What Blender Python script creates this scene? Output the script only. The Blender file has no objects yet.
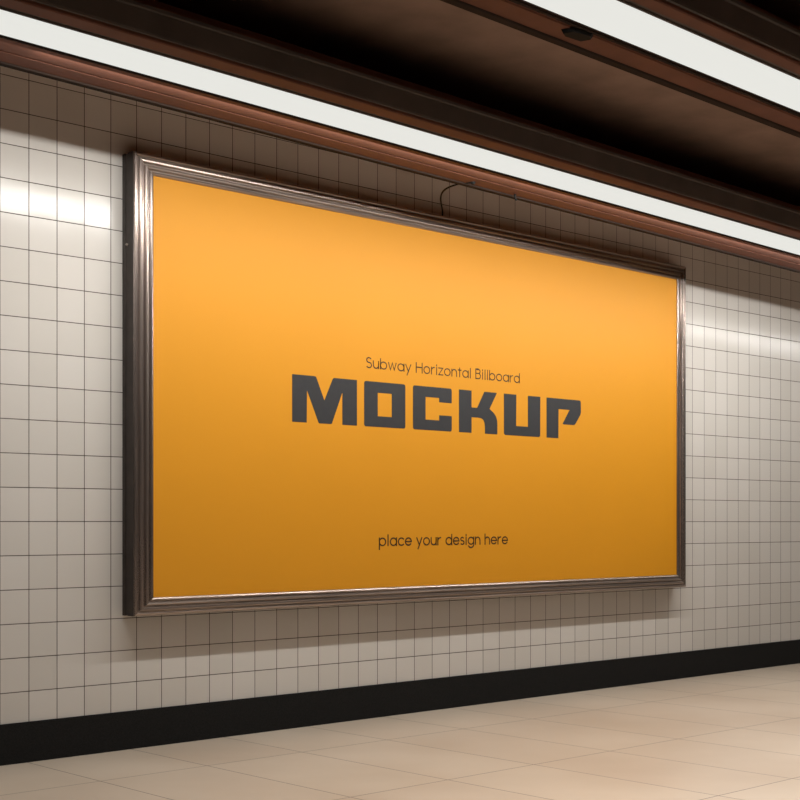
import bpy, bmesh, math, random
from mathutils import Vector
random.seed(4)
PI = math.pi
scn = bpy.context.scene
COL = scn.collection

# ------------------------------------------------------------------ camera
F = 1400.0; DX, DZ = 0.7312, 0.6822; D = 5.644; ZC = 1.060; HOR = 522.0
cam = bpy.data.cameras.new('camera'); co = bpy.data.objects.new('camera', cam); COL.objects.link(co)
cam.sensor_width = 36; cam.lens = F/800*36; cam.shift_y = (HOR-400)/800.0
co.location = (0, -D, ZC)
fw = Vector((DZ, DX, 0)).normalized()
co.rotation_euler = (PI/2, 0, math.atan2(-fw.x, fw.y))
scn.camera = co
def at(px, py, s):
    """photo pixel -> (X, z) on the vertical plane standing s in front of the tiled wall"""
    r = (px-400)/F
    X = (D-s)*(DZ+r*DX)/(DX-r*DZ)
    Z = X*DZ+(D-s)*DX
    return X, ZC-(py-HOR)*Z/F

# ------------------------------------------------------------------ materials
def lin(c):
    return tuple((v/255/12.92 if v/255 <= .04045 else ((v/255+.055)/1.055)**2.4) for v in c)+(1,)
def newmat(name):
    m = bpy.data.materials.new(name); m.use_nodes = True
    nt = m.node_tree; b = nt.nodes['Principled BSDF']
    return m, nt, b
def N(nt, t, **kw):
    n = nt.nodes.new(t)
    for k, v in kw.items(): setattr(n, k, v)
    return n
def noise(nt, scale, detail=3, vec=None):
    n = N(nt, 'ShaderNodeTexNoise'); n.inputs['Scale'].default_value = scale; n.inputs['Detail'].default_value = detail
    if vec is not None: nt.links.new(vec, n.inputs['Vector'])
    return n
def mapping(nt, loc=(0,0,0), rot=(0,0,0), sc=(1,1,1)):
    g = N(nt, 'ShaderNodeTexCoord'); mp = N(nt, 'ShaderNodeMapping')
    mp.inputs['Location'].default_value = loc; mp.inputs['Rotation'].default_value = rot; mp.inputs['Scale'].default_value = sc
    nt.links.new(g.outputs['Object'], mp.inputs['Vector'])
    return mp.outputs['Vector']
def ramp(nt, fac, a, b, p0=0., p1=1.):
    r = N(nt, 'ShaderNodeValToRGB'); e = r.color_ramp.elements
    e[0].position = p0; e[1].position = p1; e[0].color = a; e[1].color = b
    nt.links.new(fac, r.inputs['Fac']); return r.outputs['Color']
def bump(nt, h, b, st=.3, d=.002, nrm=None):
    n = N(nt, 'ShaderNodeBump'); n.inputs['Strength'].default_value = st; n.inputs['Distance'].default_value = d
    nt.links.new(h, n.inputs['Height'])
    if nrm is not None: nt.links.new(nrm, n.inputs['Normal'])
    nt.links.new(n.outputs['Normal'], b.inputs['Normal']); return n
def plain(name, col, rough=.5, metal=0., nscale=40, var=.25, bst=.05, spec=.5):
    m, nt, b = newmat(name)
    n = noise(nt, nscale, 4, mapping(nt))
    c1 = tuple(v*(1-var) for v in col[:3])+(1,); c2 = tuple(min(1, v*(1+var)) for v in col[:3])+(1,)
    nt.links.new(ramp(nt, n.outputs['Fac'], c1, c2, .3, .7), b.inputs['Base Color'])
    b.inputs['Roughness'].default_value = rough; b.inputs['Metallic'].default_value = metal
    b.inputs['Specular IOR Level'].default_value = spec
    if bst: bump(nt, n.outputs['Fac'], b, bst)
    return m

TW, TH, X0, Z0 = .1384, .1500, 2.884, .312
def wall_tile():
    m, nt, b = newmat('wall_tile')
    # x,z of the wall -> x,y of the brick texture
    v = mapping(nt, loc=(-X0+TW*40, Z0*-1+TH*20, 0), rot=(-PI/2, 0, 0))
    br = N(nt, 'ShaderNodeTexBrick'); br.offset = 0; br.squash = 1
    g = br.inputs
    g['Color1'].default_value = WT1; g['Color2'].default_value = WT2
    g['Mortar'].default_value = lin((70, 58, 50))
    g['Scale'].default_value = 1; g['Mortar Size'].default_value = .0020; g['Mortar Smooth'].default_value = .25
    g['Brick Width'].default_value = TW; g['Row Height'].default_value = TH; g['Bias'].default_value = 0
    nt.links.new(v, g['Vector'])
    n = noise(nt, 2.0, 1, mapping(nt))
    dirt = N(nt, 'ShaderNodeMixRGB', blend_type='MULTIPLY'); dirt.inputs['Fac'].default_value = 1
    nt.links.new(br.outputs['Color'], dirt.inputs['Color1'])
    nt.links.new(ramp(nt, n.outputs['Fac'], (.995,.99,.985,1), (1,1,1,1), .3, .7), dirt.inputs['Color2'])
    nt.links.new(dirt.outputs['Color'], b.inputs['Base Color'])
    rr = N(nt, 'ShaderNodeMapRange'); rr.inputs['To Min'].default_value = .19; rr.inputs['To Max'].default_value = .19
    nt.links.new(n.outputs['Fac'], rr.inputs['Value'])
    rm = N(nt, 'ShaderNodeMath', operation='MAXIMUM'); nt.links.new(rr.outputs['Result'], rm.inputs[0])
    nt.links.new(br.outputs['Fac'], rm.inputs[1]); nt.links.new(rm.outputs[0], b.inputs['Roughness'])
    inv = N(nt, 'ShaderNodeMath', operation='SUBTRACT'); inv.inputs[0].default_value = 1
    nt.links.new(br.outputs['Fac'], inv.inputs[1])
    b1 = N(nt, 'ShaderNodeBump'); b1.inputs['Strength'].default_value = .6; b1.inputs['Distance'].default_value = .002
    nt.links.new(inv.outputs[0], b1.inputs['Height'])
    n2 = noise(nt, 9, 1, mapping(nt))
    bump(nt, n2.outputs['Fac'], b, .12, .01, b1.outputs['Normal'])
    return m
WT1 = lin((213, 208, 202)); WT2 = lin((206, 201, 194))

def floor_tile():
    m, nt, b = newmat('floor_tile')
    FW, FH = .53, .95
    v = mapping(nt, loc=(-3.01+FW*40, .62+FH*20, 0))
    br = N(nt, 'ShaderNodeTexBrick'); br.offset = 0; br.squash = 1
    g = br.inputs
    g['Color1'].default_value = lin((193, 179, 162)); g['Color2'].default_value = lin((190, 175, 158))
    g['Mortar'].default_value = lin((80, 66, 56))
    g['Scale'].default_value = 1; g['Mortar Size'].default_value = .003; g['Mortar Smooth'].default_value = .3
    g['Brick Width'].default_value = FW; g['Row Height'].default_value = FH
    nt.links.new(v, g['Vector'])
    n = noise(nt, 1.3, 6, mapping(nt)); 
    mx = N(nt, 'ShaderNodeMixRGB', blend_type='MULTIPLY'); mx.inputs['Fac'].default_value = 1
    nt.links.new(br.outputs['Color'], mx.inputs['Color1'])
    nt.links.new(ramp(nt, n.outputs['Fac'], (.86,.83,.8,1), (1,1,1,1), .3, .7), mx.inputs['Color2'])
    nt.links.new(mx.outputs['Color'], b.inputs['Base Color'])
    b.inputs['Roughness'].default_value = .42
    n2 = noise(nt, 60, 3, mapping(nt)); bump(nt, n2.outputs['Fac'], b, .06, .002)
    return m

def brushed(name, col, sc, rough=.33):
    m, nt, b = newmat(name)
    n = noise(nt, 1, 5, mapping(nt, sc=sc))
    c1 = tuple(v*.62 for v in col[:3])+(1,); c2 = tuple(min(1, v*1.25) for v in col[:3])+(1,)
    nt.links.new(ramp(nt, n.outputs['Fac'], c1, c2, .3, .7), b.inputs['Base Color'])
    b.inputs['Metallic'].default_value = .85; b.inputs['Roughness'].default_value = rough
    bump(nt, n.outputs['Fac'], b, .18, .003)
    return m

def emissive(name, col, st):
    m, nt, b = newmat(name)
    b.inputs['Base Color'].default_value = (.05,.05,.05,1); b.inputs['Roughness'].default_value = .6
    b.inputs['Specular IOR Level'].default_value = 0
    n = noise(nt, 2, 2, mapping(nt))
    nt.links.new(ramp(nt, n.outputs['Fac'], tuple(v*.985 for v in col[:3])+(1,), col), b.inputs['Emission Color'])
    b.inputs['Emission Strength'].default_value = st
    return m

M = {}
M['tile'] = wall_tile(); M['floor'] = floor_tile()
M['base'] = plain('black_granite', lin((20, 19, 18)), .75, 0, 220, .7, .1, .25)
M['post'] = None
M['brown'] = plain('brown_soffit_paint', lin((92, 54, 39)), .75, 0, 8, .12, .05, .3)
M['umber'] = plain('umber_molding_paint', lin((42, 32, 27)), .9, 0, 10, .15, .05, .1)
M['dark'] = plain('dark_fascia_paint', lin((76, 68, 63)), .7, 0, 6, .15, .05, .25)
M['ceil'] = plain('dark_ceiling_paint', lin((136, 112, 98)), .8, 0, 5, .15, .05, .2)
M['black'] = plain('black_rubber', lin((12, 11, 10)), .8, 0, 30, .2, 0, .15)
M['h'] = brushed('brushed_metal_horizontal', lin((164, 150, 140)), (1.6, 60, 130))
M['v'] = brushed('brushed_metal_vertical', lin((150, 136, 128)), (130, 60, 1.6), .27)
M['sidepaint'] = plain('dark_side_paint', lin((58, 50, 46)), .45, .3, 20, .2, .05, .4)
M['glow'] = emissive('light_diffuser', (.79, .79, .745, 1), 1.0)
M['ink'] = plain('charcoal_ink', lin((50, 50, 52)), .5, 0, 30, .05, 0, .4)
M['brownink'] = plain('brown_ink', lin((62, 40, 18)), .5, 0, 30, .05, 0, .4)
def poster():
    m, nt, b = newmat('orange_poster_print')
    n = noise(nt, 1.2, 2, mapping(nt))
    nt.links.new(ramp(nt, n.outputs['Fac'], POST1, POST2, .3, .7), b.inputs['Base Color'])
    b.inputs['Roughness'].default_value = .55; b.inputs['Specular IOR Level'].default_value = .4
    return m
POST1 = (.665, .278, .004, 1); POST2 = (.685, .286, .005, 1)
M['post'] = poster()

# ------------------------------------------------------------------ helpers
def link(name, bm, mat, parent=None, smooth=False, kind=None):
    bmesh.ops.recalc_face_normals(bm, faces=bm.faces)
    me = bpy.data.meshes.new(name); bm.to_mesh(me); bm.free()
    me.materials.append(mat)
    if smooth:
        for p in me.polygons: p.use_smooth = True
    o = bpy.data.objects.new(name, me); COL.objects.link(o)
    if parent: o.parent = parent
    if kind: o['kind'] = kind
    return o
def tag(o, label, cat, group=None):
    o['label'] = label; o['category'] = cat
    if group: o['group'] = group
    return o
def empty(name, loc, label, cat, group=None):
    o = bpy.data.objects.new(name, None); COL.objects.link(o); o.location = loc; o.empty_display_size = .1
    return tag(o, label, cat, group)
def box(bm, x0, x1, y0, y1, z0, z1):
    vs = [bm.verts.new((x, y, z)) for x in (x0, x1) for y in (y0, y1) for z in (z0, z1)]
    for f in ((0,1,3,2),(4,6,7,5),(0,4,5,1),(2,3,7,6),(0,2,6,4),(1,5,7,3)):
        bm.faces.new([vs[i] for i in f])
def bevel(bm, w=.004, seg=2):
    bmesh.ops.bevel(bm, geom=list(bm.edges), offset=w, segments=seg, affect='EDGES', profile=.6)
SL = -.018; XM = 5.0                 # the ceiling falls very slightly along the wall
def zs(x, z): return z+SL*(x-XM)
def extrude_x(prof, xa, xb, closed=True, off=(0,0,0)):
    """prof: (s, z) points, s metres in front of the wall; extruded along the wall, following the ceiling's fall"""
    bm = bmesh.new()
    a = [bm.verts.new((xa-off[0], -s-off[1], zs(xa, z)-off[2])) for s, z in prof]
    b = [bm.verts.new((xb-off[0], -s-off[1], zs(xb, z)-off[2])) for s, z in prof]
    n = len(prof)
    for i in range(n if closed else n-1):
        j = (i+1) % n; bm.faces.new((a[i], a[j], b[j], b[i]))
    if closed: bm.faces.new(a); bm.faces.new(list(reversed(b)))
    return bm
def tube(pts, r, seg=10):
    bm = bmesh.new(); rings = []
    pts = [Vector(p) for p in pts]
    for i, p in enumerate(pts):
        t = (pts[min(i+1, len(pts)-1)]-pts[max(i-1, 0)]).normalized()
        u = t.cross(Vector((0, 0, 1)) if abs(t.z) < .9 else Vector((1, 0, 0))).normalized(); w = t.cross(u)
        rr = r[i] if isinstance(r, (list, tuple)) else r
        rings.append([bm.verts.new(p+(u*math.cos(2*PI*k/seg)+w*math.sin(2*PI*k/seg))*rr) for k in range(seg)])
    for a, b in zip(rings, rings[1:]):
        for k in range(seg): bm.faces.new((a[k], a[(k+1) % seg], b[(k+1) % seg], b[k]))
    bm.faces.new(rings[0]); bm.faces.new(list(reversed(rings[-1])))
    return bm

XA, XB = -3.0, 26.0
# ------------------------------------------------------------------ the setting
bm = bmesh.new(); box(bm, XA, XB, 0, .2, -.1, 3.75); link('wall_back', bm, M['tile'], kind='structure')
bm = bmesh.new(); box(bm, XA, XB, -9.0, .2, -.2, 0); link('floor', bm, M['floor'], kind='structure')
bm = bmesh.new(); box(bm, XA, XB, -.012, 0, 0, .178)
bmesh.ops.bevel(bm, geom=[e for e in bm.edges if all(abs(v.co.y+.012) < 1e-5 and v.co.z > .1 for v in e.verts)], offset=.004, segments=2, affect='EDGES')
link('baseboard_back', bm, M['base'], kind='structure')

H = ZC+1.665                      # underside of the beams
# beams: (start s, light start, light end, end s)
BEAMS = [(.80, 1.109, 1.311, 1.416), (2.413, 2.607, 2.808, 2.895), (3.98, 4.175, 4.376, 4.463), (5.55, 5.745, 5.946, 6.033), (7.12, 7.315, 7.516, 7.603)]
# ceiling : slab whose underside bows between the beams
TOPZ = H+.385
prof = [(0, TOPZ), (9.0, TOPZ)]
prof += [(9.0, 3.6), (0, 3.6)]
link('ceiling', extrude_x(prof, XA, XB), M['ceil'], kind='structure')
for k, (a, l0, l1, e) in enumerate(BEAMS):
    # beam body: boxed-out channel that holds the strip light
    pr = [(a, H), (a+.13, H), (a+.134, H+.006), (a+.140, H+.006), (a+.144, H),
          (l0-.030, H), (l0-.030, H+.05), (l1+.030, H+.05), (l1+.030, H), (e-.004, H), (e, H+.004),
          (e, H+.012), (e-.003, H+.100), (e-.03, H+.105), (e-.03, H+.16), (a+.06, H+.16), (a+.06, H+.386), (a, H+.386)]
    link('trim_%d' % (k+1), extrude_x(pr, XA, XB), M['brown'], kind='structure')
    lp = [(a-.004, H+.03), (a-.004, H-.004), (a, H-.006), (a+.03, H-.006), (a+.036, H-.0008), (a, H-.0008), (a, H+.03)]  # lip added to cut the wall washer's light off the upper wall
    link('trim_%d' % (k+21), extrude_x(lp, XA, XB), M['umber'], kind='structure')
    # dark fascia board on the room side
    fa = [(e, H+.014), (e+.012, H+.014), (e+.014, H+.022), (e+.014, H+.096), (e+.022, H+.100), (e+.022, H+.112), (e, H+.112)]
    link('trim_%d' % (k+11), extrude_x(fa, XA, XB), M['dark'], kind='structure')

# ------------------------------------------------------------------ strip lights
SL_LAB = ['long strip light nearest the tiled wall, running just above the billboard',
          'wide strip light crossing the top right corner, away from the wall',
          'strip light overhead behind the viewer', 'strip light over the far side of the platform', 'last strip light overhead, farthest from the billboard']
for k, (a, l0, l1, e) in enumerate(BEAMS[:4]):
    org = (XM, -(l0+l1)/2, H)
    r = empty('strip_light', org, SL_LAB[k], 'ceiling light', 'strip lights in the ceiling beams')
    link('diffuser', extrude_x([(l0, H+.03), (l0, H-.004), (l0+.006, H-.010), (l1-.006, H-.010), (l1, H-.004), (l1, H+.03)], XA+.1, XB-.1, off=org), M['glow'], r)
    # stepped moulding rails either side
    w = [(l0-.004, H+.04), (l0-.004, H-.006), (l0-.010, H-.006), (l0-.012, H-.001), (l0-.022, H-.001), (l0-.024, H-.006), (l0-.034, H-.006), (l0-.036, H-.0005), (l0-.048, H-.0005), (l0-.048, H+.0), (l0-.029, H+.0), (l0-.029, H+.04)]
    link('housing_rail', extrude_x(w, XA+.1, XB-.1, off=org), M['umber'], r)
    w = [(l1+.003, H+.04), (l1+.003, H-.003), (l1+.010, H-.003), (l1+.012, H+.004), (l1+.029, H+.004), (l1+.029, H+.04)]
    link('housing_rail', extrude_x(w, XA+.1, XB-.1, off=org), M['dark'], r)

def area(name, loc, direction, length, width, power, col=(1,1,1), spread=180):
    l = bpy.data.lights.new(name, 'AREA'); l.shape = 'RECTANGLE'; l.size = length; l.size_y = width
    l.energy = power; l.color = col; l.spread = math.radians(spread)
    o = bpy.data.objects.new(name, l); COL.objects.link(o); o.location = loc
    d = Vector(direction).normalized()
    # local -Z = direction, local X = along the wall
    zax = -d; xax = Vector((1, 0, 0)); xax = (xax-zax*xax.dot(zax)).normalized(); yax = zax.cross(xax)
    from mathutils import Matrix
    xax = Vector((1, 0, SL)).normalized(); zax = (zax-xax*zax.dot(xax)).normalized(); yax = zax.cross(xax)
    o.rotation_euler = Matrix((xax, yax, zax)).transposed().to_euler()
    return o
SEGS = [(-2.5, 2.5, .25), (2.5, 8.9, 1.0), (8.9, 14.0, .3)]
WASH = [13.4, .15, 0, 0]; DOWN = [.2, 6.5, 9, 0]        # watts per metre
for k, (a, l0, l1, e) in enumerate(BEAMS[:4]):
    c = (l0+l1)/2
    for xa, xb, f in SEGS:
        L = xb-xa; xm = (xa+xb)/2; zz = zs(xm, H)
        if DOWN[k]: area('strip_added_down', (xm, -c, zz-.016), (SL, 0, -1), L, .18, DOWN[k]*L*f, (1, .93, .87), 90)  # added area lamp under the diffuser, whose own glow is too weak
        if WASH[k]: area('strip_added_wash', (xm, -(l0-.056), zz-.0085), (SL, 1, -2.5), L, .028, WASH[k]*L*f, (1, .985, .945), 180)  # added wall washer beside the strip; the diffuser alone cannot light the wall

# ------------------------------------------------------------------ billboard
s_out, s_in = .100, .072
oTL = at(134, 144, s_out); oBL = at(134, 617, s_out); oTR = at(686, 271, s_out); oBR = at(686, 586, s_out)
iTL = at(153, 174, s_in); iBL = at(153, 597, s_in); iTR = at(677, 281, s_in); iBR = at(676, 575, s_in)
print('outer', oTL, oBL, oTR, oBR); print('inner', iTL, iBL, iTR, iBR)
OX0, OX1 = (oTL[0]+oBL[0])/2, (oTR[0]+oBR[0])/2
OZ1, OZ0 = oTL[1]*.5+oTR[1]*.5, oBL[1]*.75+oBR[1]*.25
IX0, IX1 = (iTL[0]+iBL[0])/2, (iTR[0]+iBR[0])/2
IZ1, IZ0 = (iTL[1]+iTR[1])/2, (iBL[1]+iBR[1])/2
org = ((OX0+OX1)/2, 0, OZ0)
bb = empty('billboard', org, 'large orange billboard in a ribbed metal frame hung on the white tiled wall', 'billboard')
# moulding profile: (fraction inward from outer edge, stand-off from wall)
prof = [(0, .001), (0, .022), (.03, .026), (.03, .040), (0, .044), (0, .094), (.04, .100), (.13, .101), (.17, .097), (.20, .090),
        (.24, .090), (.28, .097), (.34, .099), (.42, .098), (.46, .092), (.49, .084), (.53, .084), (.57, .091), (.63, .093), (.70, .091),
        (.74, .083), (.77, .078), (.80, .078), (.84, .083), (.90, .084), (.96, .081), (1, .076), (1, .060)]
def rail(side):
    bm = bmesh.new()
    A, B = [], []
    for f, t in prof:
        x0 = OX0+(IX0-OX0)*f; x1 = OX1+(IX1-OX1)*f; z0 = OZ0+(IZ0-OZ0)*f; z1 = OZ1+(IZ1-OZ1)*f
        p = {'left': ((x0, z0), (x0, z1)), 'right': ((x1, z0), (x1, z1)), 'top': ((x0, z1), (x1, z1)), 'bottom': ((x0, z0), (x1, z0))}[side]
        A.append(bm.verts.new((p[0][0]-org[0], -t, p[0][1]-org[2]))); B.append(bm.verts.new((p[1][0]-org[0], -t, p[1][1]-org[2])))
    for i in range(len(prof)-1): bm.faces.new((A[i], A[i+1], B[i+1], B[i]))
    o = link('frame_rail', bm, M['h'] if side in ('top', 'bottom') else M['v'], bb)
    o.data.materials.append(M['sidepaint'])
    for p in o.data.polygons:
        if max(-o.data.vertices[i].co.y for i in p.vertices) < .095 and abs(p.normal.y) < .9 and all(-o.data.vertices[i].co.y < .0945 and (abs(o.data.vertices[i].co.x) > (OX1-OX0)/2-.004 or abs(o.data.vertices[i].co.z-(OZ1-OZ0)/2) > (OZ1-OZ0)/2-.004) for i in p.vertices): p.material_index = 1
    return o
for sd in ('left', 'right', 'top', 'bottom'): rail(sd)
bm = bmesh.new(); box(bm, OX0+.02-org[0], OX1-.02-org[0], -.060, -.002, OZ0+.02-org[2], OZ1-.02-org[2]); link('backing_box', bm, M['dark'], bb)
bm = bmesh.new(); box(bm, IX0-.004-org[0], IX1+.004-org[0], -s_in, -.061, IZ0-.004-org[2], IZ1+.004-org[2]); ps = link('poster', bm, M['post'], bb)
ps['label'] = 'orange printed poster sheet'
# screw knob on the left side of the frame
kx, kz = at(125, 245, .03)
bm = tube([(OX0+.004-org[0], -.045, kz-org[2]), (OX0-.004-org[0], -.045, kz-org[2]), (OX0-.009-org[0], -.045, kz-org[2])], [.006, .007, .004], 12)
link('side_screw', bm, M['h'], bb)

# ---- lettering (flat print on the poster, a fraction of a millimetre thick)
S_L = s_in+.0008
def poly_mesh(bm, loops, y0, y1):
    """extruded flat polygon with holes given as (X, z) loops"""
    import mathutils
    from mathutils.geometry import tessellate_polygon
    pts = [p for l in loops for p in l]
    tris = tessellate_polygon([[Vector((p[0], p[1], 0)) for p in l] for l in loops])
    fr = [bm.verts.new((p[0], y0, p[1])) for p in pts]; bk = [bm.verts.new((p[0], y1, p[1])) for p in pts]
    for t in tris:
        try: bm.faces.new([fr[i] for i in t])
        except ValueError: pass
    o = 0
    for l in loops:
        n = len(l)
        for i in range(n):
            j = (i+1) % n; bm.faces.new((fr[o+i], fr[o+j], bk[o+j], bk[o+i]))
        o += n
def rounded(pts, rad):
    """round the corners listed with a radius: pts = [(x,z,r)]"""
    out = []
    n = len(pts)
    for i, (x, z, r) in enumerate(pts):
        if not r: out.append((x, z)); continue
        p = Vector((x, z)); a = Vector(pts[i-1][:2])-p; b = Vector(pts[(i+1) % n][:2])-p
        a = a.normalized()*min(r, a.length*.5); b = b.normalized()*min(r, b.length*.5)
        for k in range(6):
            t = k/5; q = (p+a)*(1-t)**2+p*2*t*(1-t)+(p+b)*t*t
            out.append((q.x, q.y))
    return out
hz = [at(292, 373.6, S_L)[1], at(557, 398.8, S_L)[1]]; lz = [at(292, 421, S_L)[1], at(555, 438.6, S_L)[1]]
ZT = sum(hz)/2; ZB = sum(lz)/2; print('letters', hz, lz)
HT = ZT-ZB
def cx(c, x):                         # crop x (5x) -> world X at letter plane
    return at((280 if c == 5 else 430)+x/5., 405, S_L)[0]
def gl(c, pts):                       # (crop x, height fraction, corner radius)
    return rounded([(cx(c, x)-org[0], ZB+HT*h-org[2], r*HT) for x, h, r in pts], 0)
R_ = .06
letters = [
 [gl(5, [(61,0,0),(61,1,0),(180,1,.04),(222,.50,0),(266,1,.04),(385,1,0),(385,0,0),(312,0,0),(312,.70,0),(259,0,.03),(194,0,.03),(135,.69,0),(134,0,0)])],
 [gl(5, [(421,0,R_),(421,1,R_),(627,1,R_),(627,0,R_)]), gl(5, [(489,.24,0),(559,.24,0),(559,.76,0),(489,.76,0)])],
 [gl(6, [(-85,0,R_),(-85,1,R_),(109,1,R_),(109,.66,.02),(46,.66,0),(46,.76,0),(-22,.76,0),(-22,.24,0),(46,.24,0),(46,.36,0),(109,.36,.02),(109,0,R_)])],
 [gl(6, [(145,0,0),(145,1,0),(208,1,0),(208,.60,.03),(236,.60,.03),(272,1,.02),(335,1,.02),(298,.60,0),(326,.48,.1),(337,.34,.1),(337,0,.02),(275,0,0),(275,.25,.15),(262,.37,.15),(208,.37,0),(208,0,0)])],
 [gl(6, [(370,0,R_),(370,1,0),(432,1,0),(431,.235,0),(490,.235,0),(490,1,0),(552,1,0),(551,0,R_)])],
 [gl(6, [(583,0,0),(583,1,0),(754,1,R_),(755,.66,.05),(724,.36,.05),(662,.36,.05),(698,.735,0),(643,.735,0),(642,0,0)])],
]
for L in letters:
    bm = bmesh.new(); poly_mesh(bm, L, -S_L, -(s_in-.0002)); o = link('headline_letter', bm, M['ink'], ps)

# monoline rounded alphabet; x to the right, x-height 1, cap/ascender 1.5
def arc(cx_, cy, rx, ry, a0, a1, n=14):
    return [(cx_+rx*math.cos(math.radians(a0+(a1-a0)*i/n)), cy+ry*math.sin(math.radians(a0+(a1-a0)*i/n))) for i in range(n+1)]
def ring(x): return arc(x, .5, .5, .5, 0, 360, 28)
G = {
 'a': (1.0, [ring(.5), [(1, 0), (1, 1)]]),
 'b': (1.0, [ring(.5), [(0, 0), (0, 1.42)]]),
 'd': (1.0, [ring(.5), [(1, 0), (1, 1.42)]]),
 'p': (1.0, [ring(.5), [(0, -.5), (0, 1)]]),
 'g': (1.0, [ring(.5), [(1, 1), (1, 0)]+arc(.5, -.02, .5, .46, 0, -150)]),
 'o': (1.0, [ring(.5)]),
 'c': (.86, [arc(.5, .5, .5, .5, 48, 312, 20)]),
 'e': (.98, [[(.02, .5), (.98, .5)]+arc(.5, .5, .49, .5, 0, 320, 24)]),
 'r': (.5, [[(0, 0), (0, 1)], arc(.5, .5, .5, .5, 180, 92, 8)]),
 'n': (.84, [[(0, 0), (0, 1)], arc(.42, .55, .42, .45, 180, 0)+[(.84, 0)]]),
 'h': (.84, [[(0, 0), (0, 1.42)], arc(.42, .55, .42, .45, 180, 0)+[(.84, 0)]]),
 'u': (.84, [[(0, 1)]+arc(.42, .45, .42, .45, 180, 360)+[(.84, 1)], [(.84, 0), (.84, 1)]]),
 'i': (.0, [[(0, 0), (0, 1)], [(0, 1.28), (0, 1.40)]]),
 'l': (.0, [[(0, 0), (0, 1.42)]]),
 't': (.5, [[(.25, 0), (.25, 1.3)], [(0, 1), (.5, 1)]]),
 'w': (1.24, [[(0, 1), (.31, 0), (.62, 1), (.93, 0), (1.24, 1)]]),
 'y': (.84, [[(0, 1), (.42, .05)], [(.84, 1), (.22, -.5)]]),
 'z': (.7, [[(0, 1), (.7, 1), (0, 0), (.7, 0)]]),
 's': (.6, [arc(.3, .76, .27, .24, 50, 270, 12)+arc(.3, .26, .3, .26, 90, -130, 12)[1:]]),
 'S': (.8, [arc(.4, 1.08, .36, .34, 40, 270, 14)+arc(.4, .37, .4, .37, 90, -140, 14)[1:]]),
 'H': (1.0, [[(0, 0), (0, 1.42)], [(1, 0), (1, 1.42)], [(0, .78), (1, .78)]]),
 'B': (.86, [[(0, 0), (0, 1.42), (.45, 1.42)]+arc(.45, 1.10, .33, .32, 90, -90)+[(0, .78)], [(.45, .78)]+arc(.47, .39, .39, .39, 90, -90)+[(0, 0)]]),
}
def ribbon(bm, pts, w, y):
    pts = [Vector(p) for p in pts]; L = []; Rr = []
    closed = (pts[0]-pts[-1]).length < 1e-5
    n = len(pts)
    for i, p in enumerate(pts):
        a = pts[i-1] if i else (pts[-2] if closed else None); b = pts[i+1] if i < n-1 else (pts[1] if closed else None)
        d1 = (p-a).normalized() if a is not None else (b-p).normalized(); d2 = (b-p).normalized() if b is not None else d1
        t = (d1+d2); t = t.normalized() if t.length > 1e-4 else d1
        nn = Vector((-t.y, t.x)); k = min(1/max(nn.dot(Vector((-d2.y, d2.x))), .45), 2)
        e = Vector((0, 0))
        if a is None: e = -t*w*.5
        if b is None: e = t*w*.5
        L.append(bm.verts.new((p.x+e.x+nn.x*w/2*k, y, p.y+e.y+nn.y*w/2*k))); Rr.append(bm.verts.new((p.x+e.x-nn.x*w/2*k, y, p.y+e.y-nn.y*w/2*k)))
    for i in range(n-1): bm.faces.new((L[i], L[i+1], Rr[i+1], Rr[i]))
def write(name, text, xa, xb, zb, xh, w, mat, gap=.30, space=.62):
    tot = 0; pos = []
    for ch in text:
        if ch == ' ': tot += space; continue
        pos.append((ch, tot+(.08 if ch in 'il' else 0))); tot += G[ch][0]+gap+(.16 if ch in 'il' else 0)
    tot -= gap
    kx = (xb-xa)/tot
    for ch, p in pos:
        bm = bmesh.new()
        for st in G[ch][1]:
            ribbon(bm, [(xa+(p+q[0])*kx-org[0], zb+q[1]*xh-org[2]) for q in st], w, -S_L)
        r = bmesh.ops.extrude_face_region(bm, geom=list(bm.faces))
        bmesh.ops.translate(bm, vec=(0, .0010, 0), verts=[v for v in r['geom'] if isinstance(v, bmesh.types.BMVert)])
        link(name, bm, mat, ps)
a0 = at(366.5, 366.5, S_L); a1 = at(519.5, 383.5, S_L); print('tag', a0, a1)
write('tagline_letter', 'Subway Horizontal Billboard', a0[0], a1[0], (a0[1]+a1[1])/2, .0375, .0062, M['brownink'])
a0 = at(379.5, 545.3, S_L); a1 = at(507.5, 543.9, S_L); print('cap', a0, a1)
write('caption_letter', 'place your design here', a0[0], a1[0], (a0[1]+a1[1])/2, .0395, .0078, M['brownink'])

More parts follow.
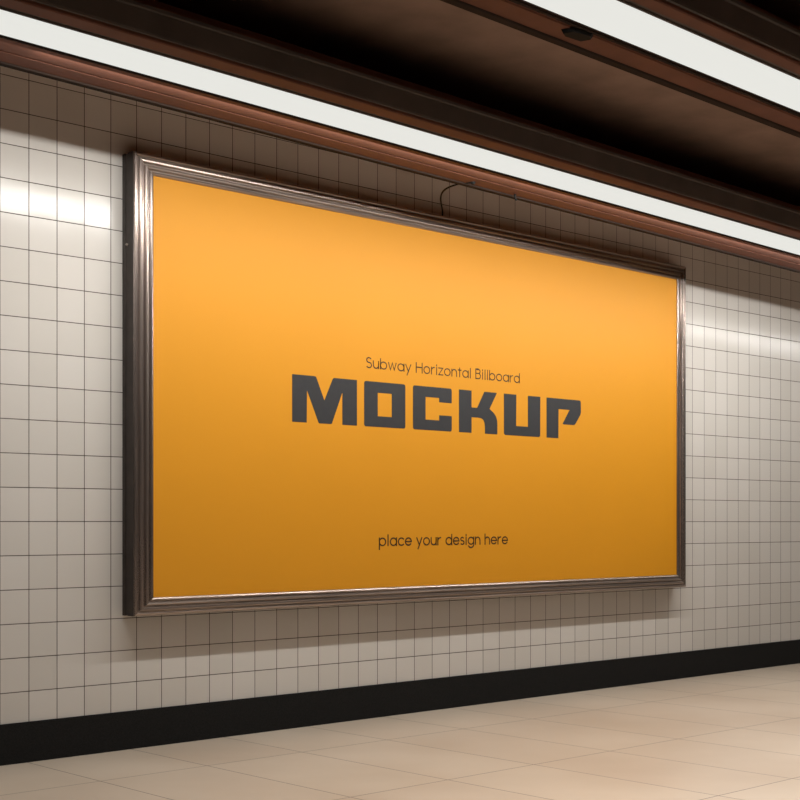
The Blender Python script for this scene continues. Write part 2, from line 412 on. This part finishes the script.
# ------------------------------------------------------------------ small ceiling hardware
def soffit(px, py):                  # pixel -> point on the beams' underside
    h = H-ZC
    for _ in range(6):
        Z = h*F/(HOR-py); Xc = (px-400)/F*Z
        X = Z*DZ+Xc*DX; Y = Z*DX-Xc*DZ-D
        h = zs(X, H)-ZC
    return X, Y, h+ZC
ex, ey, ez = soffit(473, 182)
fx, fz = at(442, 211, .06)
pts = []
P0 = Vector((fx, -.06, OZ1+.001)); P3 = Vector((ex, ey, ez)); P1 = P0+Vector((-.0, -.03, .07)); P2 = P3+Vector((-.12, .22, .0))
for i in range(25):
    t = i/24; pts.append(P0*(1-t)**3+P1*3*t*(1-t)**2+P2*3*t*t*(1-t)+P3*t**3)
cb = link('power_cable', tube(pts, .0045, 8), M['black'], smooth=True)
tag(cb, 'thin black cable looping from the billboard top up to the brown soffit', 'cable')
bm = tube([(ex, ey, ez+.001), (ex, ey, ez-.006), (ex, ey, ez-.012)], [.012, .011, .007], 14)
tag(link('cable_gland', bm, M['black'], smooth=False), 'small black socket in the soffit where the thin cable ends', 'cable gland')
hx, hy, hz_ = soffit(515, 194)
bm = tube([(hx, hy, hz_+.001), (hx, hy, hz_-.012), (hx+.001, hy, hz_-.022), (hx+.006, hy, hz_-.028), (hx+.014, hy, hz_-.026)], .0045, 8)
tag(link('ceiling_hook', bm, M['black'], smooth=True), 'tiny black hook in the brown soffit right of the thin cable', 'hook')
# clip that holds the wide strip light
ax, ay, az = soffit(575, 33)
bm = bmesh.new()
pp = [(-.10, .012), (-.075, -.045), (.06, -.062), (.11, -.03), (.09, .02), (-.05, .03)]
poly = [(ax+p[0]*.62, ay+p[1]*.8) for p in pp]
t0 = [bm.verts.new((x, y, zs(x, H)-.001)) for x, y in poly]; t1 = [bm.verts.new((ax+(x-ax)*.85, ay+(y-ay)*.85, zs(x, H)-.014)) for x, y in poly]
bm.faces.new(t0); bm.faces.new(t1)
for i in range(6): bm.faces.new((t0[i], t0[(i+1) % 6], t1[(i+1) % 6], t1[i]))
tag(link('light_clip', bm, M['black']), 'black six-sided clip under the brown soffit beside the wide strip light', 'clip')

# ------------------------------------------------------------------ world
w = bpy.data.worlds.new('world'); scn.world = w; w.use_nodes = True
bg = w.node_tree.nodes['Background']; bg.inputs['Color'].default_value = (.5, .36, .28, 1); bg.inputs['Strength'].default_value = .012
vs = scn.view_settings; vs.view_transform = 'Standard'; vs.look = 'None'; vs.gamma = 1; vs.exposure = 0; vs.use_curve_mapping = False
